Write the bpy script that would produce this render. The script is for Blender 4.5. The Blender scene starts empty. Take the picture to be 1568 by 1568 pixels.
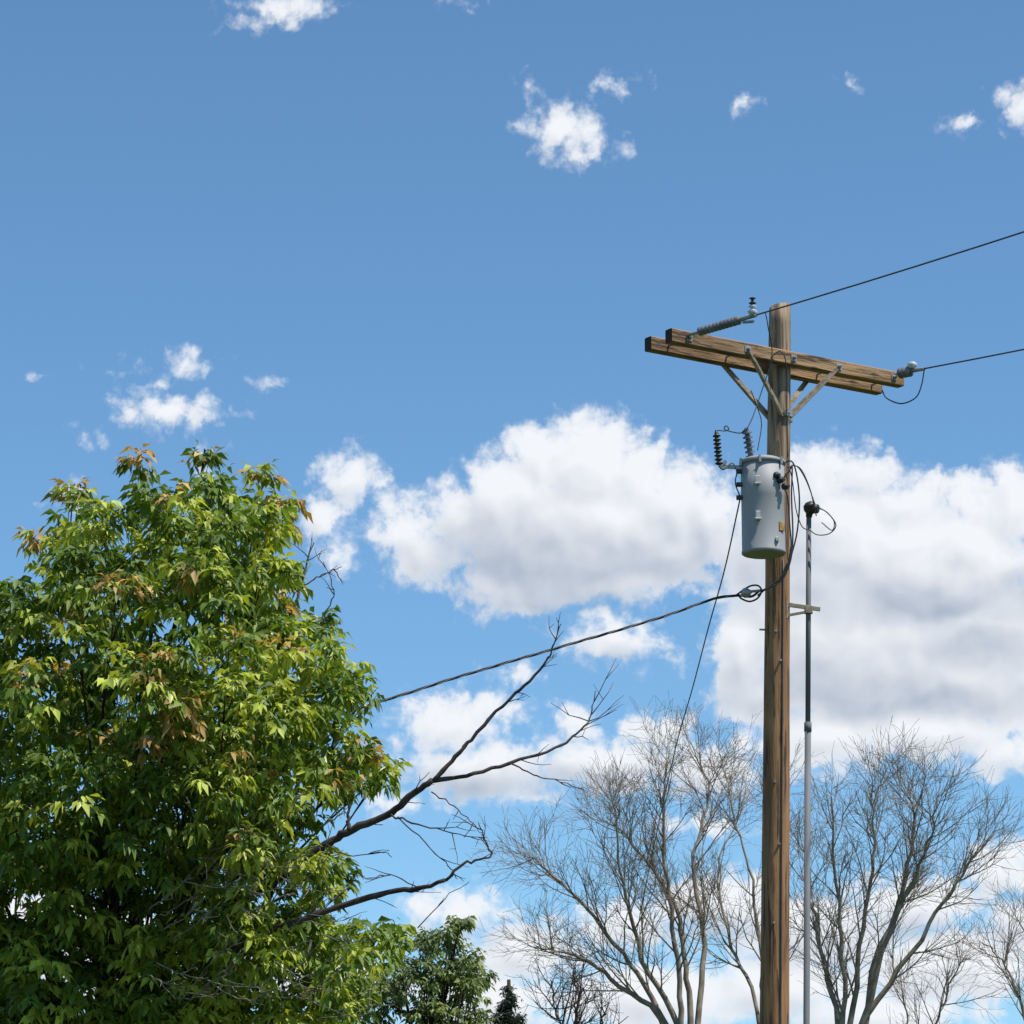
import bpy, math, random, time
import numpy as np
from mathutils import Vector, Matrix
random.seed(7); rng=np.random.default_rng(7)
sc=bpy.context.scene
# ---------------------------------------------------------------- camera
F=5500.0; PITCH=math.radians(13.3); CAMZ=1.6
cd=bpy.data.cameras.new("camera"); cam=bpy.data.objects.new("camera",cd); sc.collection.objects.link(cam)
cam.location=(0,0,CAMZ); cam.rotation_euler=(math.radians(90)+PITCH,0,0)
cd.sensor_width=36; cd.lens=36*F/1568; cd.clip_end=5000; cd.clip_start=.1
sc.camera=cam
sc.view_settings.view_transform='Standard'; sc.view_settings.look='None'; sc.view_settings.exposure=0
CP,SP=math.cos(PITCH),math.sin(PITCH)
def bearing(px,py):
    x=(px-784)/F; y=(784-py)/F
    return Vector((x,CP-y*SP,SP+y*CP))
def W(px,py,Y):            # surveyed sight line (bearing + elevation) taken to ground distance Y
    d=bearing(px,py); t=Y/d.y
    return Vector((d.x*t,Y,CAMZ+d.z*t))
# ---------------------------------------------------------------- node helpers
class NT:
    def __init__(s,nt): s.nt=nt
    def n(s,t,**k):
        nd=s.nt.nodes.new(t)
        for a,b in k.items(): setattr(nd,a,b)
        return nd
    def link(s,a,b): s.nt.links.new(a,b)
    def put(s,sock,v):
        if isinstance(v,bpy.types.NodeSocket): s.link(v,sock)
        elif v is not None: sock.default_value=v
    def m(s,op,a,b=None,c=None,clamp=False):
        nd=s.n('ShaderNodeMath',operation=op); nd.use_clamp=clamp
        for i,v in enumerate((a,b,c)):
            if v is not None: s.put(nd.inputs[i],v)
        return nd.outputs[0]
    def v(s,op,a,b=None,c=None,scale=None):
        nd=s.n('ShaderNodeVectorMath',operation=op)
        for i,x in enumerate((a,b,c)):
            if x is not None: s.put(nd.inputs[i],x)
        if scale is not None: s.put(nd.inputs['Scale'],scale)
        return nd.outputs['Value'] if op in('LENGTH','DOT_PRODUCT') else nd.outputs[0]
    def noise(s,vec,scale,detail=4,rough=.5,dist=0,dim='3D'):
        nd=s.n('ShaderNodeTexNoise',noise_dimensions=dim); s.put(nd.inputs['Vector'],vec)
        nd.inputs['Scale'].default_value=scale; nd.inputs['Detail'].default_value=detail
        nd.inputs['Roughness'].default_value=rough; nd.inputs['Distortion'].default_value=dist
        return nd
    def mr(s,val,a,b,c=0,d=1,smooth=True):
        nd=s.n('ShaderNodeMapRange',interpolation_type='SMOOTHSTEP' if smooth else 'LINEAR')
        s.put(nd.inputs[0],val)
        for i,x in enumerate((a,b,c,d)): nd.inputs[i+1].default_value=x
        return nd.outputs[0]
    def mix(s,f,a,b,bt='MIX'):
        nd=s.n('ShaderNodeMix',data_type='RGBA',blend_type=bt)
        s.put(nd.inputs[0],f)
        for i,x in ((6,a),(7,b)):
            s.put(nd.inputs[i],x if isinstance(x,bpy.types.NodeSocket) else (*x,1))
        return nd.outputs[2]
    def mixsh(s,f,a,b):
        nd=s.n('ShaderNodeMixShader'); s.put(nd.inputs[0],f); s.link(a,nd.inputs[1]); s.link(b,nd.inputs[2]); return nd.outputs[0]
# ---------------------------------------------------------------- sky with clouds
SUN_EL=math.radians(62); SUN_AZ=math.radians(118)
wd=bpy.data.worlds.new("World"); sc.world=wd; wd.use_nodes=True
try: wd.cycles.sampling_method='NONE'      # smooth sky: found by the bounced rays, the sun lamp is sampled directly
except Exception as e: print(e)
nt=wd.node_tree; nt.nodes.clear(); N=NT(nt)
K=55.0
def sky_uv(px,py):
    d=bearing(px,py).normalized()
    return math.atan2(d.x,d.y)*K, math.asin(d.z)*K
clouds=[
(905,720,100,92),(835,710,75,68),(790,770,88,90),(970,738,85,72),(1035,778,80,78),(880,820,220,98),(700,800,58,62),
(615,815,50,55),(650,850,65,46),(790,900,92,48),(1000,840,125,70),(755,938,52,18),(930,888,145,38),(1090,800,60,78),
(535,738,50,42),(503,798,42,50),(518,850,30,28),
(940,980,76,36),(1005,1015,38,14),(920,945,45,22),(795,1038,48,20),
(1250,735,65,60),(1320,728,60,42),(1390,770,75,50),(1485,770,55,45),(1550,775,70,68),(1290,820,120,95),(1430,870,170,110),
(1240,930,150,110),(1140,1000,55,85),(1170,1060,88,60),(1350,1020,220,105),(1520,1000,140,130),(1430,1120,170,48),(1540,1150,90,38),
(1170,860,80,100),(1260,1130,130,56),
(690,1110,85,48),(755,1085,52,30),(740,1180,135,44),(885,1110,52,34),(1010,1130,60,38),(930,1170,115,44),(820,1215,60,18),(600,1230,60,22),(1090,1180,90,40),
(1530,1330,72,44),(1400,1385,120,44),(1100,1385,110,54),(700,1400,80,42),(800,1460,105,48),(960,1420,94,42),(1250,1430,150,60),(1190,1510,140,50),
(1450,1480,160,62),(740,1530,130,48),(1000,1530,160,54),(1080,1265,90,22),(1560,1420,80,40),(1350,1550,160,40),
(256,630,94,31),(292,555,44,20),(190,563,42,15),(135,672,28,13),(235,588,44,11),(425,588,34,11),(115,765,36,26),(320,712,22,26),
(440,12,84,28),(385,32,36,18),(705,5,28,12),(860,195,58,44),(812,132,20,16),(905,235,50,26),(945,130,40,20),
(1147,160,18,18),(1302,125,12,12),(1560,160,46,34),(1480,195,42,16),(60,575,18,9),
(-220,820,160,90),(-300,1150,160,70),(1750,900,200,190),(1800,1250,170,90),(-60,1420,300,60),(300,1480,300,60)]
greys=[(790,865,140,72),(930,865,180,42),(720,850,50,42),(1050,850,60,42),(1430,925,210,40),(1280,1050,170,40),(1500,985,120,30),(1240,905,90,30),
(1400,1070,150,28),(740,1195,120,18),(900,1190,100,14),(940,1008,50,8),(1380,1425,100,12),(1150,1430,120,16),(740,1430,80,12),(1190,850,50,55),(1520,900,80,18),(850,925,120,20)]
def conv(lst,bias=False):
    out=[]
    for (x,y,rx,ry) in lst:
        cx,cy=sky_uv(x,y); b=0
        if bias: b=.09*max(0,min(1,(45-min(rx,ry))/30))
        if bias and y<700: b+=.02
        out.append((cx,cy,rx/100,ry/100,b))
    return out
def field(M,P,lst,k):
    acc=None
    for (cx,cy,rx,ry,b) in lst:
        r=min(rx,ry)*.6+max(rx,ry)*.15
        q=M.v('MULTIPLY_ADD',P,(1/rx,1/ry,0),(-cx/rx,-cy/ry,0))
        l=M.v('LENGTH',q); sd=M.m('MULTIPLY_ADD',l,-r,r-b)
        acc=sd if acc is None else M.m('SMOOTH_MAX',acc,sd,k)
    return acc
def new_group():
    g=bpy.data.node_groups.new("cloud_height","ShaderNodeTree")
    g.interface.new_socket("P",in_out='INPUT',socket_type='NodeSocketVector')
    g.interface.new_socket("H",in_out='OUTPUT',socket_type='NodeSocketFloat')
    G=NT(g); return g,G,G.n('NodeGroupInput').outputs[0],G.n('NodeGroupOutput')
def height_group(lst):
    g,G,P0,go=new_group()
    w1=G.v('SUBTRACT',G.noise(P0,1.3,1,.5,dim='2D').outputs['Color'],(.5,.5,.5))
    w2=G.v('SUBTRACT',G.noise(P0,6,3,.62,dim='2D').outputs['Color'],(.5,.5,.5))
    P1=G.v('MULTIPLY_ADD',w1,(.36,.26,0),P0); P1=G.v('MULTIPLY_ADD',w2,(.17,.14,0),P1)
    base=field(G,P1,lst,.10)
    vo=G.n('ShaderNodeTexVoronoi',feature='F1',voronoi_dimensions='2D'); G.link(P1,vo.inputs['Vector'])
    vo.inputs['Scale'].default_value=2.6; vo.inputs['Detail'].default_value=2; vo.inputs['Roughness'].default_value=.5
    h=G.m('MULTIPLY_ADD',vo.outputs['Distance'],-.20,base)
    fb=G.noise(P0,2.4,5,.6,dim='2D').outputs[0]
    h=G.m('ADD',h,G.m('MULTIPLY_ADD',fb,.44,.0))
    G.link(h,go.inputs[0]); return g
def smooth_group(lst):   # low-frequency body of the cloud, used for its shading
    g,G,P0,go=new_group()
    w1=G.v('SUBTRACT',G.noise(P0,1.3,1,.5,dim='2D').outputs['Color'],(.5,.5,.5))
    P1=G.v('MULTIPLY_ADD',w1,(.36,.26,0),P0)
    base=G.m('MINIMUM',field(G,P1,lst,.3),.5)
    fb=G.noise(P1,1.5,3,.42,dim='2D').outputs[0]
    h=G.m('MULTIPLY_ADD',fb,.36,base)
    G.link(h,go.inputs[0]); return g
tc=N.n('ShaderNodeTexCoord'); D=N.v('NORMALIZE',tc.outputs['Generated'])
sx=N.n('ShaderNodeSeparateXYZ'); N.link(D,sx.inputs[0])
az=N.m('MULTIPLY',N.m('ARCTAN2',sx.outputs[0],sx.outputs[1]),K); el=N.m('MULTIPLY',N.m('ARCSINE',sx.outputs[2]),K)
cx=N.n('ShaderNodeCombineXYZ'); N.link(az,cx.inputs[0]); N.link(el,cx.inputs[1]); P=cx.outputs[0]
sky=N.n('ShaderNodeTexSky',sky_type='NISHITA'); sky.sun_disc=False; sky.sun_elevation=SUN_EL; sky.sun_rotation=SUN_AZ
sky.air_density=1.0; sky.dust_density=.45; sky.ozone_density=3.0; sky.altitude=1500
tint=N.mix(1.0,sky.outputs[0],(.76,1.0,1.06),'MULTIPLY')
b1=N.n('ShaderNodeBackground'); N.link(tint,b1.inputs[0]); b1.inputs[1].default_value=.14
SKY=b1.outputs[0]
def cloud_tile(lst,gl):
    def H(g,vec):
        nd=N.n('ShaderNodeGroup'); nd.node_tree=g; N.link(vec,nd.inputs[0]); return nd.outputs[0]
    h1=H(height_group(lst),P); gs=smooth_group(lst)
    rel=N.m('SUBTRACT',H(gs,P),H(gs,N.v('ADD',P,(.12,.22,0))))
    lum=N.m('MULTIPLY_ADD',rel,.55,.85)
    if gl:
        wg=N.v('SUBTRACT',N.noise(P,1.3,2,.5,dim='2D').outputs['Color'],(.5,.5,.5))
        gm=N.mr(field(N,N.v('MULTIPLY_ADD',wg,(1.0,.7,0),P),gl,.2),-.45,.42)
        lum=N.m('SUBTRACT',lum,N.m('MULTIPLY',gm,.25))
    lum=N.m('MULTIPLY_ADD',N.mr(h1,.05,.45,1,0),.07,lum)
    lum=N.m('MINIMUM',N.m('MAXIMUM',lum,.42),.99)
    ccol=N.mix(N.mr(lum,.36,.92,0,1,False),(.31,.39,.52),(.90,.925,.965))
    b2=N.n('ShaderNodeBackground'); N.link(ccol,b2.inputs[0]); b2.inputs[1].default_value=1
    a=N.m('MULTIPLY',N.mr(h1,-.06,.20),N.mr(h1,-.06,.34,.5,1))
    return N.mixsh(a,SKY,b2.outputs[0])
cnt=[0]
def split(L,GL,x0,x1,y0,y1,depth):
    f=lambda c,m:(c[0]+c[2]+m>x0 and c[0]-c[2]-m<x1 and c[1]+c[3]+m>y0 and c[1]-c[3]-m<y1)
    L=[c for c in L if f(c,.85)]; GL=[c for c in GL if f(c,1.3)]
    if not L: return SKY
    if len(L)<=8 or depth==0:
        cnt[0]+=1; return cloud_tile(L,GL)
    if (x1-x0)>(y1-y0)*1.1:
        xm=(x0+x1)/2; a=split(L,GL,x0,xm,y0,y1,depth-1); b=split(L,GL,xm,x1,y0,y1,depth-1)
        return N.mixsh(N.m('GREATER_THAN',az,xm),a,b)
    ym=(y0+y1)/2; a=split(L,GL,x0,x1,y0,ym,depth-1); b=split(L,GL,x0,x1,ym,y1,depth-1)
    return N.mixsh(N.m('GREATER_THAN',el,ym),a,b)
inner=split(conv(clouds,True),conv(greys),-12,12,2,22,5)
print("tiles",cnt[0])
inwin=N.m('MULTIPLY',N.m('LESS_THAN',N.m('ABSOLUTE',az),12),N.m('LESS_THAN',N.m('ABSOLUTE',N.m('SUBTRACT',el,12)),10))
bc=N.n('ShaderNodeBackground'); bc.inputs[0].default_value=(.75,.79,.86,1)
gen=N.mixsh(N.mr(N.noise(D,4,2,.6).outputs[0],.56,.68),SKY,bc.outputs[0])
wo=N.n('ShaderNodeOutputWorld'); N.link(N.mixsh(inwin,gen,inner),wo.inputs[0])
# sun
sd=bpy.data.lights.new("sun","SUN"); sd.energy=5.0; sd.angle=math.radians(.5); sd.color=(1,.95,.87)
so=bpy.data.objects.new("sun",sd); sc.collection.objects.link(so); so.location=(20,-20,40)
sv=Vector((math.sin(SUN_AZ)*math.cos(SUN_EL),math.cos(SUN_AZ)*math.cos(SUN_EL),math.sin(SUN_EL)))
so.rotation_euler=sv.to_track_quat('Z','Y').to_euler()
# ---------------------------------------------------------------- materials
def mat(name,build):
    m=bpy.data.materials.new(name); m.use_nodes=True; M=NT(m.node_tree)
    bs=m.node_tree.nodes['Principled BSDF']; build(M,bs); return m
def objco(M): return M.n('ShaderNodeTexCoord').outputs['Object']
def simple(name,c1,c2,scale,rough=.6,metal=0,stretch=(1,1,1),bump=.0):
    def b(M,bs):
        v=M.v('MULTIPLY',objco(M),stretch); n=M.noise(v,scale,6,.6).outputs[0]
        M.link(M.mix(M.mr(n,.35,.65),c1,c2),bs.inputs['Base Color'])
        bs.inputs['Roughness'].default_value=rough; bs.inputs['Metallic'].default_value=metal
        if bump:
            bn=M.n('ShaderNodeBump'); bn.inputs['Strength'].default_value=bump; bn.inputs['Distance'].default_value=.01
            M.link(n,bn.inputs['Height']); M.link(bn.outputs[0],bs.inputs['Normal'])
    return mat(name,b)
def barkm(name,c1,c2,scale):
    def b(M,bs):
        n=M.noise(objco(M),scale,2,.6).outputs[0]; d=M.n('ShaderNodeBsdfDiffuse'); M.link(M.mix(M.mr(n,.35,.65),c1,c2),d.inputs[0])
        out=[x for x in M.nt.nodes if x.type=='OUTPUT_MATERIAL'][0]; M.link(d.outputs[0],out.inputs[0]); M.nt.nodes.remove(bs)
    return mat(name,b)
def wood(name,ca,cb,dark,stretch,grey=None):
    def b(M,bs):
        o=objco(M); v=M.v('MULTIPLY',o,stretch)
        n=M.noise(v,9,6,.65,.4).outputs[0]; n2=M.noise(v,26,4,.6).outputs[0]; n3=M.noise(o,1.7,3,.6).outputs[0]
        c=M.mix(M.mr(n,.38,.62),ca,cb)
        c=M.mix(M.m('MULTIPLY',M.mr(n2,.53,.61),.88),c,dark)
        c=M.mix(M.m('MULTIPLY',M.mr(n3,.4,.7),.3),c,dark)
        if grey:
            s=M.n('ShaderNodeSeparateXYZ'); M.link(o,s.inputs[0])
            c=M.mix(M.m('MULTIPLY',M.mr(s.outputs[2],grey[0],grey[1]),.75),c,M.mix(M.mr(n2,.4,.6),(.38,.30,.21),(.12,.10,.075)))
        M.link(c,bs.inputs['Base Color']); bs.inputs['Roughness'].default_value=.85
        bn=M.n('ShaderNodeBump'); bn.inputs['Strength'].default_value=1; bn.inputs['Distance'].default_value=.014
        M.link(M.m('ADD',n,n2),bn.inputs['Height']); M.link(bn.outputs[0],bs.inputs['Normal'])
    return mat(name,b)
m_pole=wood("pole_wood",(.42,.215,.095),(.22,.108,.048),(.055,.030,.017),(1,1,.06),(8.3,9.6))
U=Vector((math.cos(math.radians(34)),math.sin(math.radians(34)),0)); NN=Vector((U.y,-U.x,0))
m_arm=wood("crossarm_wood",(.41,.25,.125),(.22,.13,.065),(.05,.033,.02),(.1,1,1))
m_end_shade=simple("arm_end_shaded_wood",(.025,.018,.013),(.045,.032,.02),30,.9)  # near-black wood colour: shade on the arm ends is painted in
m_steel=simple("galvanised_steel",(.42,.42,.41),(.28,.28,.27),12,.45,.5)
m_pipe=simple("conduit_metal",(.17,.18,.195),(.115,.125,.135),6,.75,.0,(1,1,.2))
m_brace=simple("brace_wood",(.38,.31,.23),(.22,.175,.12),18,.8)
m_tank=simple("tank_paint",(.33,.335,.34),(.28,.29,.295),3,.6,0,(1,1,.4))
m_black=simple("black_rubber",(.018,.018,.02),(.035,.035,.035),20,.5)
m_porc=simple("insulator_grey",(.20,.21,.23),(.13,.135,.15),10,.3)
m_white=simple("porcelain_white",(.6,.62,.62),(.45,.46,.47),10,.25)
m_lug=simple("lug_paint",(.5,.52,.53),(.42,.43,.44),10,.4)
m_wire=simple("wire_metal",(.05,.05,.055),(.08,.08,.08),20,.5,.3)
m_rust=simple("rusty_plate",(.45,.30,.10),(.25,.13,.04),40,.8)
m_bark=barkm("bark",(.075,.058,.043),(.035,.027,.021),14)
m_dead=simple("dead_bark",(.085,.06,.052),(.03,.021,.019),10,.9,0,(1,1,1),.4)
m_twig=barkm("grey_twig_bark",(.26,.24,.19),(.14,.125,.10),10)
m_bare=barkm("bare_bark",(.33,.28,.22),(.20,.165,.125),5)
m_bare2=barkm("bare_bark_dark",(.12,.10,.085),(.065,.055,.047),5)
def leafb(M,bs):
    a=M.n('ShaderNodeAttribute'); a.attribute_name='Col'
    d=M.n('ShaderNodeBsdfDiffuse'); M.link(a.outputs[0],d.inputs[0])
    t=M.n('ShaderNodeBsdfTranslucent'); M.link(M.mix(1,a.outputs[0],(1.4,1.35,.6),'MULTIPLY'),t.inputs[0])
    gl=M.n('ShaderNodeBsdfGlossy'); gl.inputs['Roughness'].default_value=.5; gl.inputs[0].default_value=(.8,.8,.8,1)
    fr=M.n('ShaderNodeFresnel'); fr.inputs[0].default_value=1.35
    out=[n for n in M.nt.nodes if n.type=='OUTPUT_MATERIAL'][0]
    x=M.mixsh(.36,d.outputs[0],t.outputs[0]); x=M.mixsh(M.m('MINIMUM',M.m('MULTIPLY',fr.outputs[0],.8),.13),x,gl.outputs[0])
    M.link(x,out.inputs[0]); M.nt.nodes.remove(bs)
m_leaf=mat("leaf",leafb)
def grassb(M,bs):
    o=objco(M); n=M.noise(o,.4,4,.7).outputs[0]; n2=M.noise(o,30,2,.6).outputs[0]
    d=M.n('ShaderNodeBsdfDiffuse')
    M.link(M.mix(M.mr(n2,.3,.7),M.mix(M.mr(n,.4,.6),(.05,.09,.02),(.12,.11,.05)),(.04,.06,.02)),d.inputs[0])
    out=[x for x in M.nt.nodes if x.type=='OUTPUT_MATERIAL'][0]; M.link(d.outputs[0],out.inputs[0]); M.nt.nodes.remove(bs)
m_grass=mat("grass",grassb)
# ---------------------------------------------------------------- mesh builder
class MB:
    def __init__(s): s.v=[]; s.f=[]; s.sm=[]
    def tube(s,pts,rad,sides=8,cap=True,smooth=True):
        pts=[Vector(p) for p in pts]; n=len(pts)
        if not hasattr(rad,'__len__'): rad=[rad]*n
        t=(pts[1]-pts[0]).normalized(); a=t.orthogonal().normalized(); b0=len(s.v)
        for i,p in enumerate(pts):
            if i==0: tt=(pts[1]-pts[0])
            elif i==n-1: tt=(pts[-1]-pts[-2])
            else: tt=(pts[i+1]-pts[i-1])
            if tt.length<1e-9: tt=t.copy()
            tt.normalize(); a=(a-tt*a.dot(tt))
            if a.length<1e-6: a=tt.orthogonal()
            a.normalize(); c=tt.cross(a)
            for k in range(sides):
                an=2*math.pi*k/sides
                s.v.append(p+(a*math.cos(an)+c*math.sin(an))*rad[i])
        for i in range(n-1):
            for k in range(sides):
                q=b0+i*sides; k2=(k+1)%sides
                s.f.append((q+k,q+k2,q+sides+k2,q+sides+k)); s.sm.append(smooth)
        if cap:
            s.f.append(tuple(b0+k for k in range(sides))[::-1]); s.sm.append(False)
            q=b0+(n-1)*sides; s.f.append(tuple(q+k for k in range(sides))); s.sm.append(False)
    def lathe(s,p,axis,prof,sides=20):
        axis=Vector(axis).normalized(); s_=[Vector(p)+axis*d for d,_ in prof]
        a=axis.orthogonal().normalized(); c=axis.cross(a); b0=len(s.v)
        for (d,r),q in zip(prof,s_):
            for k in range(sides):
                an=2*math.pi*k/sides; s.v.append(q+(a*math.cos(an)+c*math.sin(an))*max(r,1e-4))
        for i in range(len(prof)-1):
            for k in range(sides):
                q=b0+i*sides; k2=(k+1)%sides; s.f.append((q+k,q+k2,q+sides+k2,q+sides+k)); s.sm.append(True)
        s.f.append(tuple(b0+k for k in range(sides))[::-1]); s.sm.append(False)
        q=b0+(len(prof)-1)*sides; s.f.append(tuple(q+k for k in range(sides))); s.sm.append(False)
    def box(s,c,ax,ay,az,hx,hy,hz,ch=.006):
        c=Vector(c);ax=Vector(ax).normalized();ay=Vector(ay).normalized();az=Vector(az).normalized(); b0=len(s.v)
        sec=[(hy,hz-ch),(hy-ch,hz),(-hy+ch,hz),(-hy,hz-ch),(-hy,-hz+ch),(-hy+ch,-hz),(hy-ch,-hz),(hy,-hz+ch)]
        for sx_ in(-1,1):
            for y,z in sec: s.v.append(c+ax*hx*sx_+ay*y+az*z)
        for k in range(8):
            k2=(k+1)%8; s.f.append((b0+k,b0+k2,b0+8+k2,b0+8+k)); s.sm.append(False)
        s.f.append(tuple(b0+k for k in range(8))[::-1]); s.sm.append(False); s.f.append(tuple(b0+8+k for k in range(8))); s.sm.append(False)
    def strip(s,a,b,w,t,nrm):
        a=Vector(a);b=Vector(b);x=(b-a);L=x.length;x.normalize();y=Vector(nrm);y=(y-x*y.dot(x)).normalized();z=x.cross(y)
        s.box((a+b)/2,x,y,z,L/2,t/2,w/2,.002)
    def done(s,name,m,base=Vector((0,0,0)),parent=None,frame=None):
        me=bpy.data.meshes.new(name)
        vs=[v-base for v in s.v]
        me.from_pydata([tuple(v) for v in vs],[],s.f); me.polygons.foreach_set('use_smooth',s.sm)
        import bmesh
        bm=bmesh.new(); bm.from_mesh(me); bmesh.ops.recalc_face_normals(bm,faces=bm.faces); bm.to_mesh(me); bm.free()
        me.materials.append(m); o=bpy.data.objects.new(name,me); sc.collection.objects.link(o)
        if frame: 
            me.transform(frame.inverted()); o.matrix_local=frame
        if parent: o.parent=parent
        else: o.location=base
        return o
def empty(name,loc):
    e=bpy.data.objects.new(name,None); e.location=loc; e.empty_display_size=.5; sc.collection.objects.link(e); return e
def catm(pts,n=6):
    pts=[Vector(p) for p in pts]; P_=[pts[0]*2-pts[1]]+pts+[pts[-1]*2-pts[-2]]; out=[]
    for i in range(1,len(P_)-2):
        a,b,c,d=P_[i-1:i+3]
        for j in range(n):
            t=j/n; out.append(.5*((2*b)+(c-a)*t+(2*a-5*b+4*c-d)*t*t+(3*b-a-3*c+d)*t**3))
    out.append(pts[-1]); return out
def lerp(a,b,t): return a+(b-a)*t
# ---------------------------------------------------------------- ground
gm_=bpy.data.meshes.new("ground"); R=2500
gv=[];gf=[];ng=40
for j in range(ng+1):
    for i in range(ng+1):
        x=-R+2*R*i/ng; y=-R+2*R*j/ng; gv.append((x,y,0))
for j in range(ng):
    for i in range(ng): a=j*(ng+1)+i; gf.append((a,a+1,a+ng+2,a+ng+1))
gm_.from_pydata(gv,[],gf); gm_.materials.append(m_grass)
sc.collection.objects.link(bpy.data.objects.new("ground",gm_))
# ---------------------------------------------------------------- utility pole
YP=30.0
pt=W(1194,470,YP); pb=W(1186,1568,YP); axis=(pt-pb).normalized(); pg=pb+axis*(-pb.z/axis.z)
def pole_at(py):
    zt=W(1190,py,YP).z; return pg+(pt-pg)*(zt/pt.z)
def pr(z): return lerp(.142,.094,z/pt.z)
pole=empty("utility_pole",pg)
mb=MB(); n=70; pts=[pg+(pt-pg)*(i/n) for i in range(n+1)]
pts[0]=pg-Vector((0,0,.3)); mb.tube(pts,[pr(p.z) for p in pts],28)
for i,v in enumerate(mb.v):
    ring=i//28; c=pts[min(ring,n)]; d=v-c; ang=math.atan2(d.y,d.x)
    k=1+.022*math.sin(3*ang+c.z*.7)+.015*math.sin(7*ang+c.z*1.3)+random.uniform(-.012,.012)
    mb.v[i]=c+d*k
    if ring==n: mb.v[i]+=Vector((0,0,.02*math.cos(ang+.5)))
mb.done("shaft",m_pole,pg,pole)
# crossarms
zc=pole_at(556)
fr=Matrix(((U.x,NN.x,0,0),(U.y,NN.y,0,0),(0,0,1,0),(0,0,0,1)))
armN=zc+NN*(.098+.05); armF=zc-NN*(.098+.05)
for nm,c in(("crossarm_front",armN),("crossarm_back",armF)):
    mb=MB(); mb.box(c-U*.03,U,NN,(0,0,1),1.27,.048,.06,.008)
    f2=fr.copy(); f2.translation=c-pg
    o=mb.done(nm,m_arm,pg,pole,f2)
    o.data.materials.append(m_end_shade)
    for p in o.data.polygons:
        if abs(p.normal.x)>.9: p.material_index=1  # end faces get the painted-in shade
mb=MB()
for s_ in(-1.12,-.5,0,.5,1.12):
    c=zc+U*s_; 
    mb.tube([c-NN*.24,c+NN*.24],.009,8)
    for q in(-1,1):
        mb.box(c+NN*q*.2,NN,U,(0,0,1),.004,.028,.028,.002); mb.tube([c+NN*q*.205,c+NN*q*.225],.016,6)
mb.done("arm_bolts",m_steel,pg,pole)
mb=MB(); lowz=-.47
for c,q in((armN,1),(armF,-1)):
    for s_ in(-1,1):
        a=c+U*s_*.50+NN*q*.055+Vector((0,0,.0)); b=zc+NN*q*.085+U*s_*.05+Vector((0,0,lowz))
        mb.strip(a,b,.045,.012,NN)
        mb.strip(a+Vector((0,0,-.015)),b+Vector((0,0,-.03)),.012,.035,NN)
mb.done("crossarm_braces",m_brace,pg,pole)
mb=MB()
b=zc+Vector((0,0,lowz)); mb.tube([b-NN*.14,b+NN*.14],.011,8); mb.box(b+NN*.115,NN,U,(0,0,1),.012,.035,.03)
mb.box(b+U*.09+Vector((0,0,-.02)),NN,U,(0,0,1),.03,.02,.035)
for py,sg in((965,-1),(1010,1),(1195,-1),(1290,1),(1410,-1)):
    b=pole_at(py)
    if py in(965,): mb.tube([b+Vector((-.11,-.02,0)),b+Vector((-.155,-.03,0))],.008,6)
    mb.tube([b+Vector((.02*sg,-.1,-.03)),b+Vector((.02*sg,-.135,-.03))],.011,6)
mb.done("pole_bolts",m_steel,pg,pole)
mb=MB(); pw=[]
for py in range(860,1900,30):
    p=pole_at(py); pw.append(p+Vector((.35,-1,0)).normalized()*(pr(p.z)+.008))
mb.tube(pw,.006,5); mb.done("ground_wire",m_wire,pg,pole)
# ---------------------------------------------------------------- insulators + conductors
def sheds(L,n,ri,ro,alt=False):
    pr_=[(0,ri)]
    for i in range(n):
        a=L*(i+.15)/n; st=L/n; r=ro*(.8 if (alt and i%2) else 1)
        pr_+=[(a,ri),(a+st*.15,r),(a+st*.35,r*.98),(a+st*.6,ri)]
    return pr_+[(L,ri)]
def conductor(start,px,py,k2):
    d=bearing(px,py)
    lo,hi=0,28
    for _ in range(50):
        t=(lo+hi)/2; p=start+NN*t
        if p.x/p.y< (d.x/d.y): lo=t
        else: hi=t
    p=start+NN*t; z=CAMZ+d.z/d.y*p.y
    k1=(z-start.z-k2*t*t)/t
    return lambda s: start+NN*s+Vector((0,0,k1*s+k2*s*s)),t
lineA0=armN-U*1.14+NN*.08+Vector((0,0,.02))
fA,tA=conductor(lineA0,1568,355,.003)
lineB0=armN+U*1.14+NN*.08+Vector((0,0,.03))
fB,tB=conductor(lineB0,1568,535,.003)
insul=empty("dead_end_insulator",armN)
mbI=MB(); dA=(fA(.6)-fA(.1)).normalized(); mbI.lathe(fA(.14),dA,sheds(.56,11,.014,.04),18)
dB=(fB(.6)-fB(.1)).normalized(); mbI.lathe(fB(.03),dB,sheds(.16,3,.02,.05),18)
mbI.done("sheds",m_porc,armN,insul)
mbS=MB(); mbS.tube([lineA0-NN*.12,fA(.14)],.012,8); mbS.tube([fA(.70),fA(.92)],.018,8); mbS.tube([fA(.74)+Vector((0,0,-.03)),fA(.88)+Vector((0,0,-.05))],.012,6)
mbS.tube([lineB0-NN*.12,fB(.03)],.012,8); mbS.tube([fB(.19),fB(.36)],.018,8)
mbS.done("clamps",m_steel,armN,insul)
mbW=MB(); mbW.lathe(fA(.9)+Vector((-.02,0,.0)),(0,0,1),[(0,.02),(.03,.045),(.05,.02),(.06,.02),(.075,.035),(.09,.015)],14)
mbW.lathe(fB(.2)+Vector((-.0,0,.02)),(0,0,1),[(0,.02),(.02,.04),(.045,.045),(.06,.02)],14)
mbW.done("caps",m_white,armN,insul)
mbK=MB(); mbK.lathe(fA(.9)+Vector((-.02,0,.09)),(0,0,1),[(0,.012),(.015,.034),(.025,.012),(.045,.012),(.055,.03),(.065,.01)],12); mbK.done("pin_cap",m_black,armN,insul)
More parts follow.
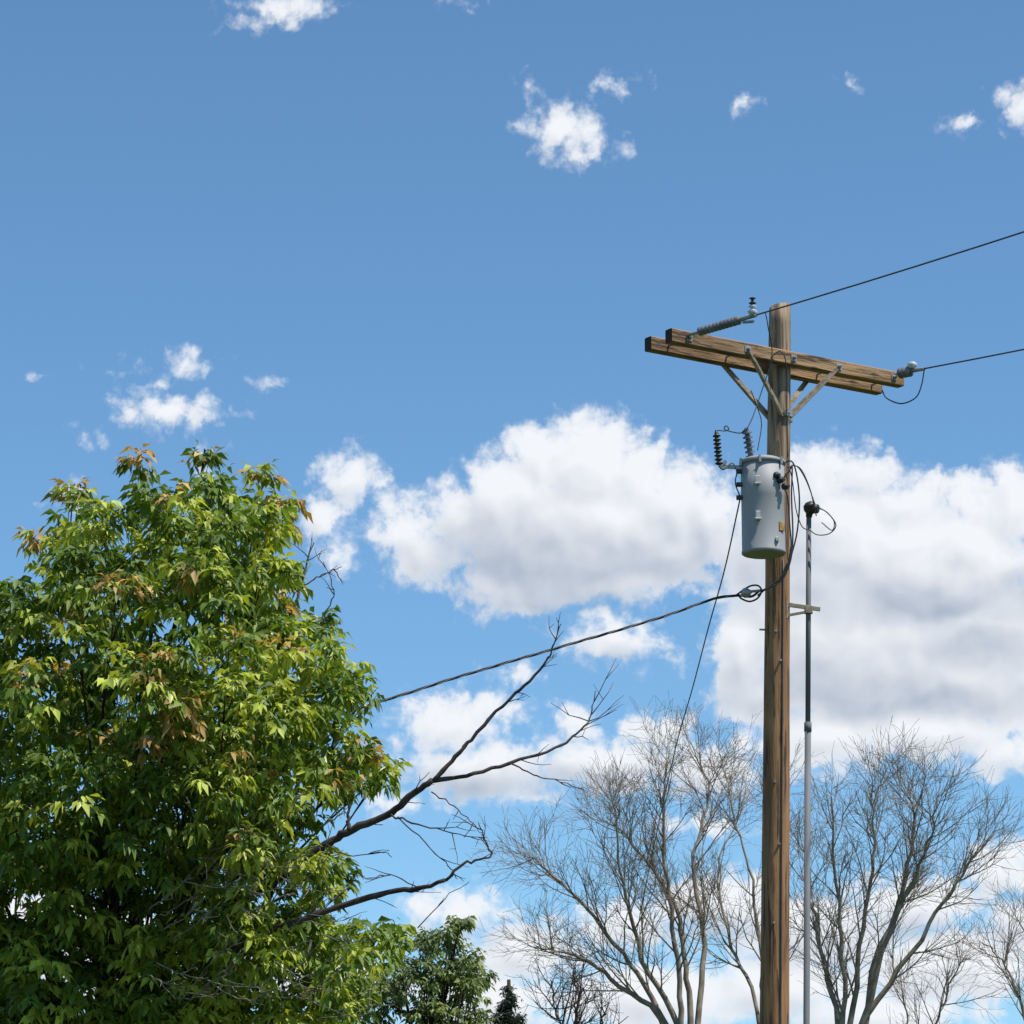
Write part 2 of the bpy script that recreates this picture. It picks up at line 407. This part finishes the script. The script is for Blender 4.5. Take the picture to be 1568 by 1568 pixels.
pl=empty("power_line",armN)
mb=MB(); mb.tube([fA(.85+i*.7) for i in range(60)],.0068,6); mb.done("conductor_1",m_wire,armN,pl)
mb=MB(); mb.tube([fB(.33+i*.7) for i in range(60)],.0068,6); mb.done("conductor_2",m_wire,armN,pl)
mb=MB()
mb.tube(catm([W(1351,598,30.5),W(1358,610,30.4),W(1380,618,30.3),W(1402,609,30.2),W(1411,590,30.15),fB(.36)]),.006,6)
mb.tube(catm([fA(1.0),W(1172,480,29.3),W(1176,500,29.5),W(1182,545,29.62),W(1166,600,29.6),W(1152,640,29.5),W(1143,658,29.45)]),.005,6)
mb.tube(catm([W(1180,548,29.7),W(1195,538,29.7),W(1204,560,29.72),W(1205,640,29.85),W(1206,700,29.85)]),.005,6)
mb.tube(catm([W(1150,598,29.8),W(1160,625,29.8),W(1166,650,29.85),W(1160,690,29.8)]),.004,6)
mb.done("jumpers",m_black,armN,pl)
# ---------------------------------------------------------------- transformer
tc_=W(1168.5,783,29.62); zt=W(1168,712,29.62).z; zb=W(1168,850,29.62).z; Rt=.184
tb=Vector((tc_.x,tc_.y,zb)); Ht=zt-zb
tr=empty("pole_transformer",tb)
mb=MB(); mb.lathe(tb,(0,0,1),[(0,Rt-.02),(.004,Rt-.006),(.012,Rt+.004),(.03,Rt+.004),(.036,Rt),(Ht*.62,Rt),(Ht*.63,Rt+.002),(Ht,Rt)],48)
mb.done("tank",m_tank,tb,tr)
mb=MB(); mb.lathe(tb+Vector((0,0,Ht)),(0,0,1),[(0,Rt+.012),(.028,Rt+.014),(.034,Rt+.004),(.055,Rt*.75),(.072,Rt*.35),(.075,.01)],48)
mb.done("lid",m_tank,tb,tr)
mb=MB()
for px,py in((1160,735),(1161,789)):
    c=W(px,py,tc_.y-Rt-.012); mb.box(c,(1,0,0),(0,1,0),(0,0,1),.018,.02,.036); mb.box(c+Vector((.0,-.012,-.03)),(1,0,0),(0,1,0),(0,0,1),.025,.012,.010)
c=W(1190,826,tc_.y-Rt+.03); mb.box(c,(1,0,0),(0,1,0),(0,0,1),.012,.02,.02)
mb.done("tank_lugs",m_lug,tb,tr)
mb=MB()
for a in range(0,360,60):
    aa=math.radians(a+20); c=tb+Vector((math.cos(aa)*(Rt+.014),math.sin(aa)*(Rt+.014),Ht+.01)); mb.box(c,(0,0,1),(1,0,0),(0,1,0),.03,.012,.012)
for z in(.16,Ht-.1):
    c=tb+Vector((.09,Rt+.03,z)); mb.box(c,(0,1,0),(1,0,0),(0,0,1),.09,.05,.05)
mb.strip(W(1103,714,29.55),W(1136,716,29.58),.035,.012,(0,-1,0)); mb.strip(W(1103,714,29.55),W(1112,706,29.55),.03,.012,(0,-1,0))
mb.done("mounting_brackets",m_steel,tb,tr)
mb=MB(); c=W(1197,806,tc_.y-Rt*.62-.005); mb.box(c,Vector((1,.9,0)),Vector((.9,-1,0)),(0,0,1),.03,.006,.04); 
mb.done("name_plate",m_rust,tb,tr)
mb=MB(); a=W(1150,702,29.6); b=W(1143,658,29.5); mb.lathe(a,b-a,[(0,.04)]+sheds((b-a).length,6,.022,.044)[1:]+[((b-a).length+.02,.012)],18)
mb.done("high_voltage_bushing",m_porc,tb,tr)
mb=MB(); a=W(1101,712,29.5); b=W(1097,664,29.5); mb.lathe(a,b-a,sheds((b-a).length,8,.018,.034)+[((b-a).length+.03,.01)],18)
mb.tube(catm([W(1097,662,29.5),W(1100,659,29.5),W(1110,660,29.5),W(1116,657,29.5),W(1112,652,29.5),W(1109,657,29.5),W(1120,661,29.5),W(1134,663,29.5),W(1142,656,29.5)]),.005,6)
mb.tube(catm([W(1101,714,29.5),W(1108,719,29.45),W(1121,709,29.5),W(1128,722,29.5),W(1126,740,29.55),W(1133,760,29.6)]),.006,6)
for py in(722,742,762):
    c=W(1132,py,29.58); mb.box(c,(1,0,0),(0,1,0),(0,0,1),.025,.02,.018)
mb.done("surge_arrester",m_black,tb,tr)
mb=MB()
for px,py in((1193,735),(1200,745),(1186,728)):
    c=W(px,py,tc_.y-Rt*.75); mb.lathe(c,Vector((.6,-.7,-.1)),[(0,.03),(.03,.03),(.035,.018),(.06,.016)],12)
cab=[[(1194,738),(1208,722),(1213,715),(1212,760),(1214,820),(1210,860),(1195,890),(1166,905)],
[(1199,746),(1206,760),(1209,800),(1211,840),(1200,880),(1175,900),(1160,912)],
[(1188,730),(1203,708),(1216,712),(1224,760),(1221,812),(1212,850),(1206,872)]]
for i,cc in enumerate(cab): mb.tube(catm([W(x,y,29.55+.05*i) for j,(x,y) in enumerate(cc)]),.007,7)
mb.done("low_voltage_leads",m_black,tb,tr)
# ---------------------------------------------------------------- conduit riser
cb=W(1235,1568,YP-.02); ct=W(1238.5,792,YP-.02); ca=(ct-cb).normalized(); cg=cb+ca*(-cb.z/ca.z)
co=empty("electrical_conduit",cg)
mb=MB(); mid=W(1236,1115,YP-.02); tpar=(mid.z-cg.z)/ca.z; mb.tube([cg-ca*.2,cg+ca*tpar],.027,16); mb.tube([cg+ca*(tpar-.03),cg+ca*(tpar+.05)],.032,16); mb.tube([cg+ca*tpar,ct],.022,16)
mb.done("pipe",m_pipe,cg,co)
mb=MB()
mb.lathe(ct,Vector((.15,-.1,1)),[(0,.026),(.03,.03),(.05,.05),(.085,.06),(.12,.045),(.14,.01)],16)
mb.lathe(ct+Vector((.03,-.03,.07)),Vector((.8,-.5,-.2)),[(0,.045),(.05,.04),(.055,.02)],14)
mb.done("weatherhead",m_black,cg,co)
mb=MB(); lk=[(1252,776),(1268,786),(1280,804),(1270,817),(1252,819),(1240,812)]
mb.tube(catm([W(x,y,YP-.1) for x,y in lk]),.005,6)
mb.tube(catm([W(x,y,YP-.12) for x,y in [(1252,778),(1264,783),(1277,798),(1274,812),(1258,800)]]),.0045,6)
mb.tube(catm([W(x,y,YP-.1) for x,y in [(1250,790),(1240,748),(1226,718),(1212,712)]]),.005,6)
mb.tube(catm([W(x,y,YP-.1) for x,y in [(1248,772),(1234,735),(1220,714),(1206,716)]]),.0045,6)
mb.tube(catm([W(x,y,YP-.13) for x,y in [(1240,812),(1228,806),(1219,780),(1214,740),(1210,720)]]),.0045,6)
mb.done("service_leads",m_black,cg,co)
mb=MB()
mb.strip(W(1200,925,YP-.05),W(1256,933,YP-.05),.035,.02,(0,-1,0)); mb.strip(W(1202,943,YP-.05),W(1240,936,YP-.05),.022,.02,(0,-1,0)); mb.box(W(1204,934,YP-.05),(0,0,1),(1,0,0),(0,1,0),.075,.012,.03)
mb.box(W(1238,934,YP-.03),(0,0,1),(1,0,0),(0,1,0),.03,.034,.034)
mb.done("standoff_bracket",m_brace,cg,co)
# ---------------------------------------------------------------- service cable & drop
sp=[(1163,905,29.85),(1150,913,29.8),(1125,912,29.75),(1090,918,29.7),(1000,949,29.4),(850,993,28.8),(700,1037,28.1),(590,1072,27.6),(400,1128,26.8),(100,1205,25.6),(-250,1275,24)]
cc=catm([W(*p) for p in sp],14)
sb=cc[0]; sv_=empty("service_drop_cable",sb)
mb=MB()
for k in range(3):
    q=[]; L=0
    for i,p in enumerate(cc):
        if i: L+=(p-cc[i-1]).length
        ph=L*9+k*2.094; q.append(p+Vector((.15*math.cos(ph),math.cos(ph),math.sin(ph)))*.0075)
    mb.tube(q,.006 if k else .0045,5)
mb.done("triplex",m_black,sb,sv_)
mb=MB(); mb.tube(catm([W(x,y,29.7) for x,y in [(1128,911),(1139,903),(1150,897),(1161,897),(1166,905),(1160,916),(1148,921),(1136,917),(1131,912)]]),.008,7)
mb.tube(catm([W(x,y,29.72) for x,y in [(1166,905),(1180,898),(1196,885),(1206,862)]]),.009,7)
mb.done("drip_loop",m_black,sb,sv_)
mb=MB(); mb.lathe(W(1135,909,29.7),Vector((1,.1,.2)),[(0,.01),(.02,.04),(.05,.045),(.07,.03),(.09,.012)],14); mb.tube([W(1147,906,29.72),W(1168,904,29.86)],.012,8)
mb.done("wedge_clamp",m_steel,sb,sv_)
mb=MB(); dp=catm([W(1133,765,29.6),W(1110,870,31),W(1085,960,33),W(1060,1055,36),W(1037,1135,39),W(1012,1245,44),W(985,1375,50),W(962,1500,58)],8)
mb.tube(dp,.0065,5); mb.done("telephone_wire",m_wire)
# ---------------------------------------------------------------- leaf foliage
def foliage(name,clumps,leaf,shoots,cols,parent,base,warm,drop=.55,lps=7,shootR=.09):
    O=[];Dd=[];C=[]
    for (c,r,ws) in clumps:
        ns=max(4,int(shoots*(r/.35)**2))
        v=rng.normal(size=(ns,3)); v[:,2]+=.35; v/=np.linalg.norm(v,axis=1)[:,None]
        rr=r*rng.uniform(.55,1.12,ns)**.7
        tips=np.array(c)+v*rr[:,None]*np.array([1,1,.9])
        shade=rng.random(ns); cl_=rng.uniform(-.22,.22)
        for i in range(ns):
            k=rng.integers(lps-2,lps+3); az_=rng.random(k)*6.283; 
            d=np.stack([np.cos(az_),np.sin(az_),rng.uniform(-.5,.5,k)],1)+v[i]*.7
            d/=np.linalg.norm(d,axis=1)[:,None]
            o=tips[i]+d*rng.uniform(.0,.5,(k,1))*shootR-np.outer(rng.random(k)*shootR*1.3,v[i])
            O.append(o);Dd.append(d)
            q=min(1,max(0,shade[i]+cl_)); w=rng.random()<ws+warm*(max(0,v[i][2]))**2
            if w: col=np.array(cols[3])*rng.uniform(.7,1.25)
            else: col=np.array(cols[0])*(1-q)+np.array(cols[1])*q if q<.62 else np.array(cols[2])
            C.append(np.tile(col,(k,1))*rng.uniform(.75,1.25,(k,1)))
    O=np.concatenate(O);Dd=np.concatenate(Dd);C=np.concatenate(C); n=len(O)
    Z=np.array([0,0,1.]); 
    def nrm(a): return a/np.maximum(np.linalg.norm(a,axis=1)[:,None],1e-6)
    S=nrm(np.cross(Dd,Z)+rng.normal(scale=.15,size=(n,3)))
    V=[];CC=[]
    for att,ang in((1.0,0),(.75,.95),(.75,-.95),(.42,1.15),(.42,-1.15)):
        keep=rng.random(n)<(1 if att==1 else .85 if att==.75 else .4)
        o=O[keep];d=Dd[keep];s=S[keep];c=C[keep];m=len(o)
        L=leaf*rng.uniform(.65,1.25,(m,1)); 
        st=o+d*leaf*att*.9-Z*leaf*att*.25
        a=ang+rng.normal(scale=.2,size=(m,1))
        dd=nrm(np.cos(a)*d+np.sin(a)*s-Z*(drop+rng.uniform(-.4,.7,(m,1))))
        wv=nrm(np.cross(dd,Z)+rng.normal(scale=.55,size=(m,3))); nv=nrm(np.cross(wv,dd))
        nv*=np.sign(nv[:,2:3]+1e-6)
        w=L*rng.uniform(.20,.28,(m,1))
        tip=st+dd*L-Z*L*.22
        mid=st+dd*L*.5
        r1=st+dd*L*.42+wv*w+nv*w*.35; l1=st+dd*L*.42-wv*w+nv*w*.35
        V.append(np.stack([st,r1,tip,l1,mid],1)); cv=np.repeat(c[:,None,:],5,1); CC.append(cv*rng.uniform(.85,1.15,(m,1,1)))
    V=np.concatenate(V);CC=np.concatenate(CC); m=len(V)
    fi=np.array([[0,1,4],[1,2,4],[2,3,4],[3,0,4]])
    Fc=(fi[None]+(np.arange(m)*5)[:,None,None]).reshape(-1,3)
    me=bpy.data.meshes.new(name); me.vertices.add(m*5); me.vertices.foreach_set('co',(V.reshape(-1,3)-np.array(base)).ravel().astype(np.float32))
    me.loops.add(len(Fc)*3); me.loops.foreach_set('vertex_index',Fc.ravel().astype(np.int32))
    me.polygons.add(len(Fc)); me.polygons.foreach_set('loop_start',(np.arange(len(Fc))*3).astype(np.int32))
    me.polygons.foreach_set('loop_total',np.full(len(Fc),3,np.int32)); me.update(calc_edges=True)
    at=me.attributes.new('Col','FLOAT_COLOR','POINT'); cc_=np.ones((m*5,4),np.float32); cc_[:,:3]=np.clip(CC.reshape(-1,3),0,1); at.data.foreach_set('color',cc_.ravel())
    me.materials.append(m_leaf); o=bpy.data.objects.new(name,me); sc.collection.objects.link(o); o.parent=parent
    print(name,m); return o
YT=22.0
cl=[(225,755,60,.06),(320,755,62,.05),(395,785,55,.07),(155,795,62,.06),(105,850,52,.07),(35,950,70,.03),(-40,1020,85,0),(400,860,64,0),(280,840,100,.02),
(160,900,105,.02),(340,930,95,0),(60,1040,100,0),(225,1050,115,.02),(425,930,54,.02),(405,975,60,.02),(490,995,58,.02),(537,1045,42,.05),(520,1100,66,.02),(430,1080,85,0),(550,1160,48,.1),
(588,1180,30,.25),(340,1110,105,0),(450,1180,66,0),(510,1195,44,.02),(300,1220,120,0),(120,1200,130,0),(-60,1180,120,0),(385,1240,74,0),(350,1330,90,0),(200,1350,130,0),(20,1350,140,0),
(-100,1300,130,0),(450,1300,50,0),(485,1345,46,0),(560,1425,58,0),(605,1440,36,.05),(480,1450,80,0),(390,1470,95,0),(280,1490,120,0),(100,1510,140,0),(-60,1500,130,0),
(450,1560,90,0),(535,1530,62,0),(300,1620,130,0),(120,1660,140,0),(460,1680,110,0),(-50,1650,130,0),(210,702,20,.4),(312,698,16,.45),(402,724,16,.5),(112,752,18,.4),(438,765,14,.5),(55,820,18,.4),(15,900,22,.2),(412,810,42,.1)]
s22=22.0/CP/F
clumps=[]
for (x,y,r,w) in cl:
    r=r-14 if r>30 else r*.6
    rm=r*s22; cxn=(x-225)/430; cyn=(y-1250)/570
    rho=min(1,math.hypot(cxn,cyn)); zr=1.75*math.sqrt(max(0,1-rho**2))
    rec=.45*max(0,min(1,(y-1120)/220))*max(0,min(1,(420-x)/160))
    ks=[0] if (rm<.10) else ([0] if zr<.25 else ([-1,-.35,.4] if zr<.9 else [-1,-.5,.15]))
    for k in ks:
        j=0 if len(ks)==1 else 1
        p=W(x+random.uniform(-28,28)*j,y+random.uniform(-22,30)*j,YT+k*zr*.9*(1-rec)+random.uniform(-.12,.12)*j); clumps.append((p,rm*random.uniform(.78,1.08),w))
for (x,y,r,w,dy) in [(215,1050,34,.5,-1.75),(270,1080,30,.7,-1.8),(250,1120,26,.5,-1.75),(180,900,36,.35,-1.5),(300,860,40,.12,-1.4),(120,990,40,.12,-1.6),(330,1190,45,.05,-1.7),(380,1290,40,.03,-1.6),(210,1210,40,.04,-1.3),(410,1170,24,.35,-1.3),(120,1400,45,.05,-1.0),(582,1185,20,.4,-.3),(350,1000,45,.12,-1.5),
 (445,1265,42,0,-.9),(405,1325,46,0,-1.25),(480,1225,32,0,-.5),(430,1215,40,0,-.9),(380,1380,44,0,-1.3),(450,1395,36,0,-1.2),(330,1440,46,0,-1.3)]:
    clumps.append((W(x,y,YT+dy),r*s22,w))
tbm=W(200,1568,YT); tbm.z=0
tree=empty("boxelder_tree",tbm)
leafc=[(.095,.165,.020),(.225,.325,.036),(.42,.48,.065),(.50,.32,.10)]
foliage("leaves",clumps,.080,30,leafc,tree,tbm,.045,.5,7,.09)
mb=MB(); tp=tbm+Vector((0,0,1.7))
mb.tube(catm([tbm-Vector((0,0,.2)),tbm+Vector((.05,0,.6)),tp]),[.2-.006*i for i in range(13)],14)
for (p,r,w) in clumps:
    if random.random()<.38:
        a=tp+Vector((random.uniform(-.06,.06),random.uniform(-.06,.06),random.uniform(-.3,1.2))); b=Vector(p)
        m1=lerp(a,b,.35)+Vector((random.uniform(-.35,.05),random.uniform(.0,.3),random.uniform(.1,.6))); m2=lerp(a,b,.72)+Vector((random.uniform(-.2,.05),random.uniform(0,.2),random.uniform(0,.3)))
        q=catm([a,m1,m2,b],5); R0=random.uniform(.012,.028); mb.tube(q,[lerp(R0,.004,i/(len(q)-1)) for i in range(len(q))],6)
        for _ in range(5):
            e=b+Vector([random.gauss(0,1) for _ in range(3)]).normalized()*r*1.0; st=q[-random.randint(1,4)]
            mb.tube([st,lerp(st,e,.5)+Vector((0,0,.03)),e],[.005,.0035,.002],4)
mb.done("trunk_and_limbs",m_bark,tbm,tree)
# dead limbs
mb=MB()
def limb(pts,r0,r1,Y0,Y1,sub=6,seed=0,L=.35,mb_=None):
    mb_=mb_ or mb
    rd=random.Random(seed); n=len(pts)
    q=catm([W(x,y,lerp(Y0,Y1,i/(n-1))) for i,(x,y) in enumerate(pts)],5)
    q=[p+Vector([rd.gauss(0,1) for _ in range(3)])*.004 for p in q]
    mb_.tube(q,[lerp(r0,r1,i/(len(q)-1))*rd.uniform(.88,1.15) for i in range(len(q))],8)
    for _ in range(sub):
        i=rd.randint(int(len(q)*.35),len(q)-2); t=(q[i+1]-q[i]).normalized(); d=(t+Vector([rd.gauss(0,1) for _ in range(3)])*.5).normalized()
        l=L*rd.uniform(.3,1); w=[q[i]]
        for k in range(4): d=(d+Vector([rd.gauss(0,1) for _ in range(3)])*.14+Vector((0,0,.03))).normalized(); w.append(w[-1]+d*l/4)
        mb_.tube(w,[.004,.0034,.0028,.002,.0015],4)
        if rd.random()<.6:
            d2=(d+Vector([rd.gauss(0,1) for _ in range(3)])*.6).normalized(); mb_.tube([w[2],w[2]+d2*l*.4],[.0025,.0013],4)
limb([(300,1410),(345,1388),(440,1335),(500,1292),(540,1270),(600,1245),(632,1216),(662,1195)],.030,.018,20.9,20.4,5,1,.25)
limb([(662,1195),(700,1158),(722,1130),(770,1080),(803,1050),(838,1012),(846,990),(858,955)],.015,.003,20.4,20.3,7,2,.3)
limb([(662,1195),(715,1187),(780,1168),(850,1146),(890,1118),(905,1095),(912,1060)],.013,.0025,20.4,20.8,9,3,.35)
limb([(780,1168),(815,1185),(850,1195),(895,1210)],.005,.002,20.5,20.6,3,4,.15)
limb([(600,1248),(640,1262),(690,1275),(745,1284)],.006,.002,20.4,20.1,5,5,.25)
limb([(660,1212),(695,1235),(725,1262),(740,1280)],.004,.002,20.4,20.1,2,6,.2)
limb([(350,1460),(410,1428),(500,1395),(580,1370),(640,1360),(682,1349)],.022,.012,20.8,20.3,4,7,.25)
limb([(682,1349),(705,1326),(730,1318),(752,1308),(742,1285),(735,1262)],.010,.003,20.3,20.3,5,8,.25)
limb([(640,1360),(600,1340),(560,1345),(535,1330)],.004,.002,20.3,20.1,2,9,.2)
limb([(610,1250),(660,1300),(690,1330),(700,1345)],.004,.002,20.4,20.3,2,10,.2)
limb([(535,1272),(533,1250),(536,1232)],.012,.006,20.5,20.5,0,11)
limb([(500,1292),(530,1310),(580,1305),(600,1310)],.004,.002,20.5,20.4,2,12,.15)
limb([(425,1000),(440,955),(458,905),(470,860),(480,830)],.013,.003,21.5,21.6,6,13,.3)
limb([(462,900),(485,885),(505,875),(522,868)],.005,.002,21.6,21.6,3,14,.2)
limb([(490,965),(505,925),(512,905),(495,860)],.005,.002,21.6,21.6,3,15,.2)
limb([(640,1420),(690,1370),(720,1350)],.003,.0015,20.4,20.3,1,16,.2)
mb.done("dead_branches",m_dead,tbm,tree)
mb2=MB()
for k in range(46):
    x=random.uniform(220,500); y=random.uniform(1230,1560); a=random.uniform(-.6,.9); l=random.uniform(50,110)
    limb([(x,y),(x+l*.5*math.cos(a),y-l*.5*math.sin(a)+6),(x+l*math.cos(a),y-l*math.sin(a))],.004,.0015,20.5,20.3,3,40+k,.18,mb2)
mb2.done("grey_twigs",m_twig,tbm,tree)
# ---------------------------------------------------------------- smaller green trees behind
def small_tree(name,cl2,Y,leaf,shoots,cols,bx,drop=.5):
    b=W(bx,1568,Y); b.z=0; e=empty(name,b); s=Y/CP/F; cs=[]
    for (x,y,r) in cl2:
        for k in(-.8,0,.8): cs.append((W(x+random.uniform(-8,8),y+random.uniform(-8,8),Y+k*r*s*1.6),r*s*.9,0))
    foliage("leaves",cs,leaf,shoots,cols,e,b,.0,drop)
    mb=MB(); top=W(bx,1500,Y); mb.tube([b-Vector((0,0,.2)),lerp(b,top,.5)+Vector((.1,0,0)),top],[.16,.10,.03],10)
    for (p,r,w) in cs: 
        a=lerp(b,top,random.uniform(.4,.9)); mb.tube([a,lerp(a,p,.5)+Vector((0,0,.15)),p],[.03,.015,.005],5)
    mb.done("trunk",m_bark,b,e)
small_tree("green_tree",[(690,1440,26),(660,1480,34),(712,1470,28),(730,1500,18),(700,1520,38),(620,1500,34),(660,1560,40),(722,1560,24),(580,1530,45),(520,1540,45),(690,1620,55),(600,1620,55),(645,1440,14),(700,1412,10)],42,.085,22,
 [(.10,.145,.045),(.18,.24,.075),(.26,.32,.11),(.17,.17,.07)],660)
cf=[(779,1600-i*9+0,4+ (i<3)*2 + max(0,(9-i))*1.6) for i in range(10)]+[(764,1600-i*9,4+max(0,(6-i))*1.6) for i in range(7)]+[(790,1600-i*8,4+max(0,(6-i))*1.6) for i in range(6)]
small_tree("spruce_tree",cf,60,.06,40,[(.02,.04,.025),(.03,.055,.03),(.04,.06,.03),(.05,.05,.03)],779,.1)
# ---------------------------------------------------------------- bare trees
def bare(name,stems,Y,seed,m,r0=.085,dens=1.0,lens=(1.5,.8,.42)):
    rd=random.Random(seed); mb=MB()
    b=W(stems[0][0][0],stems[0][0][1],Y); b.z=0; e=empty(name,b)
    def rv(): return Vector([rd.gauss(0,1) for _ in range(3)])
    def grow(p,d,L,r,lvl):
        n=6 if lvl<1 else 4; q=[p]; ds=[d]
        for k in range(n):
            d=(d+rv()*(.10 if lvl<1 else .13)+Vector((0,0,.08 if lvl<2 else .04))).normalized(); q.append(q[-1]+d*L/n); ds.append(d)
        mb.tube(q,[max(.0028,lerp(r,r*.3,i/n)) for i in range(n+1)],5 if lvl==0 else 3,cap=False)
        if lvl>=2: return
        cnt=int(rd.uniform(5,8.5)*dens) if lvl==0 else int(rd.uniform(2.5,5)*dens)
        for _ in range(cnt):
            t=rd.uniform(.1,.9); i=min(n-1,int(t*n)); pp=lerp(q[i],q[i+1],t*n-i)
            dd=ds[i]; o=rv(); o=(o-dd*o.dot(dd)).normalized(); an=math.radians(rd.uniform(25,55))
            grow(pp,(dd*math.cos(an)+o*math.sin(an)).normalized(),lens[lvl+1]*rd.uniform(.6,1.3)*(1-.3*t),max(.0040,r*.45),lvl+1)
    for st in stems:
        oy=rd.uniform(-1.5,1.5); n=len(st)
        pts=[W(x,y,Y+oy*(i/(n-1))) for i,(x,y) in enumerate(st)]
        if pts[0].z>.2: pts=[b+Vector((rd.uniform(-.1,.1),rd.uniform(-.1,.1),-.1))]+pts
        q=catm(pts,6); q=[p+rv()*.02 for p in q]; N_=len(q)
        mb.tube(q,[lerp(r0,.010,(i/(N_-1))**.75) for i in range(N_)],7)
        L=sum((q[i+1]-q[i]).length for i in range(N_-1)); cnt=int(L*1.75*dens)
        for _ in range(cnt):
            t=rd.uniform(.36,1)**.92; f=t*(N_-1); i=min(N_-2,int(f)); pp=lerp(q[i],q[i+1],f-i); dd=(q[i+1]-q[i]).normalized(); o=rv(); o=(o-dd*o.dot(dd)).normalized(); an=math.radians(rd.uniform(20,50))
            grow(pp,(dd*math.cos(an)+o*math.sin(an)).normalized(),lens[0]*rd.uniform(.5,1.2)*(1.15-.6*t),lerp(.024,.009,t),0)
    mb.done("branches",m,b,e); print(name,len(mb.v))
Y1=62
bare("bare_tree",[[(1045,1700),(1040,1500),(1020,1350),(1015,1240),(1020,1160)],[(1045,1700),(1000,1530),(930,1430),(870,1360),(810,1310)],
[(1060,1690),(1078,1450),(1062,1330),(1085,1220),(1075,1170)],[(1050,1640),(985,1470),(950,1330),(945,1230)],[(1035,1640),(950,1510),(880,1465),(820,1450)],
[(1058,1650),(1050,1480),(1030,1380),(975,1300),(930,1250)]],Y1,3,m_bare,.085,1.05)
bare("bare_tree",[[(1170,1700),(1165,1480),(1150,1350),(1125,1250),(1110,1180)],[(1170,1690),(1190,1450),(1180,1300),(1190,1220)],[(1165,1600),(1120,1450),(1100,1330),(1140,1230)]],Y1+6,5,m_bare,.06,.8)
bare("bare_tree",[[(1290,1700),(1292,1500),(1278,1330),(1272,1220)],[(1295,1690),(1318,1450),(1338,1310),(1335,1210)],[(1300,1680),(1365,1430),(1415,1310),(1435,1225)],
[(1300,1660),(1395,1460),(1465,1350),(1505,1290)],[(1296,1660),(1262,1480),(1240,1370),(1232,1290)],[(1320,1600),(1380,1370),(1400,1260),(1390,1210)]],Y1-3,8,m_bare)
bare("bare_tree",[[(1600,1700),(1570,1560),(1540,1480),(1500,1440)],[(1600,1700),(1600,1550),(1580,1460),(1560,1410)],[(1440,1720),(1430,1600),(1450,1520),(1480,1460)],[(1440,1720),(1400,1600),(1380,1520)]],Y1+8,9,m_bare,.05,.8)
bare("bare_shrub",[[(865,1700),(862,1590),(850,1540),(845,1500)],[(865,1700),(880,1580),(885,1530),(880,1490)],[(870,1700),(910,1590),(930,1550)]],50,12,m_bare2,.03,.8,(.8,.45,.28))
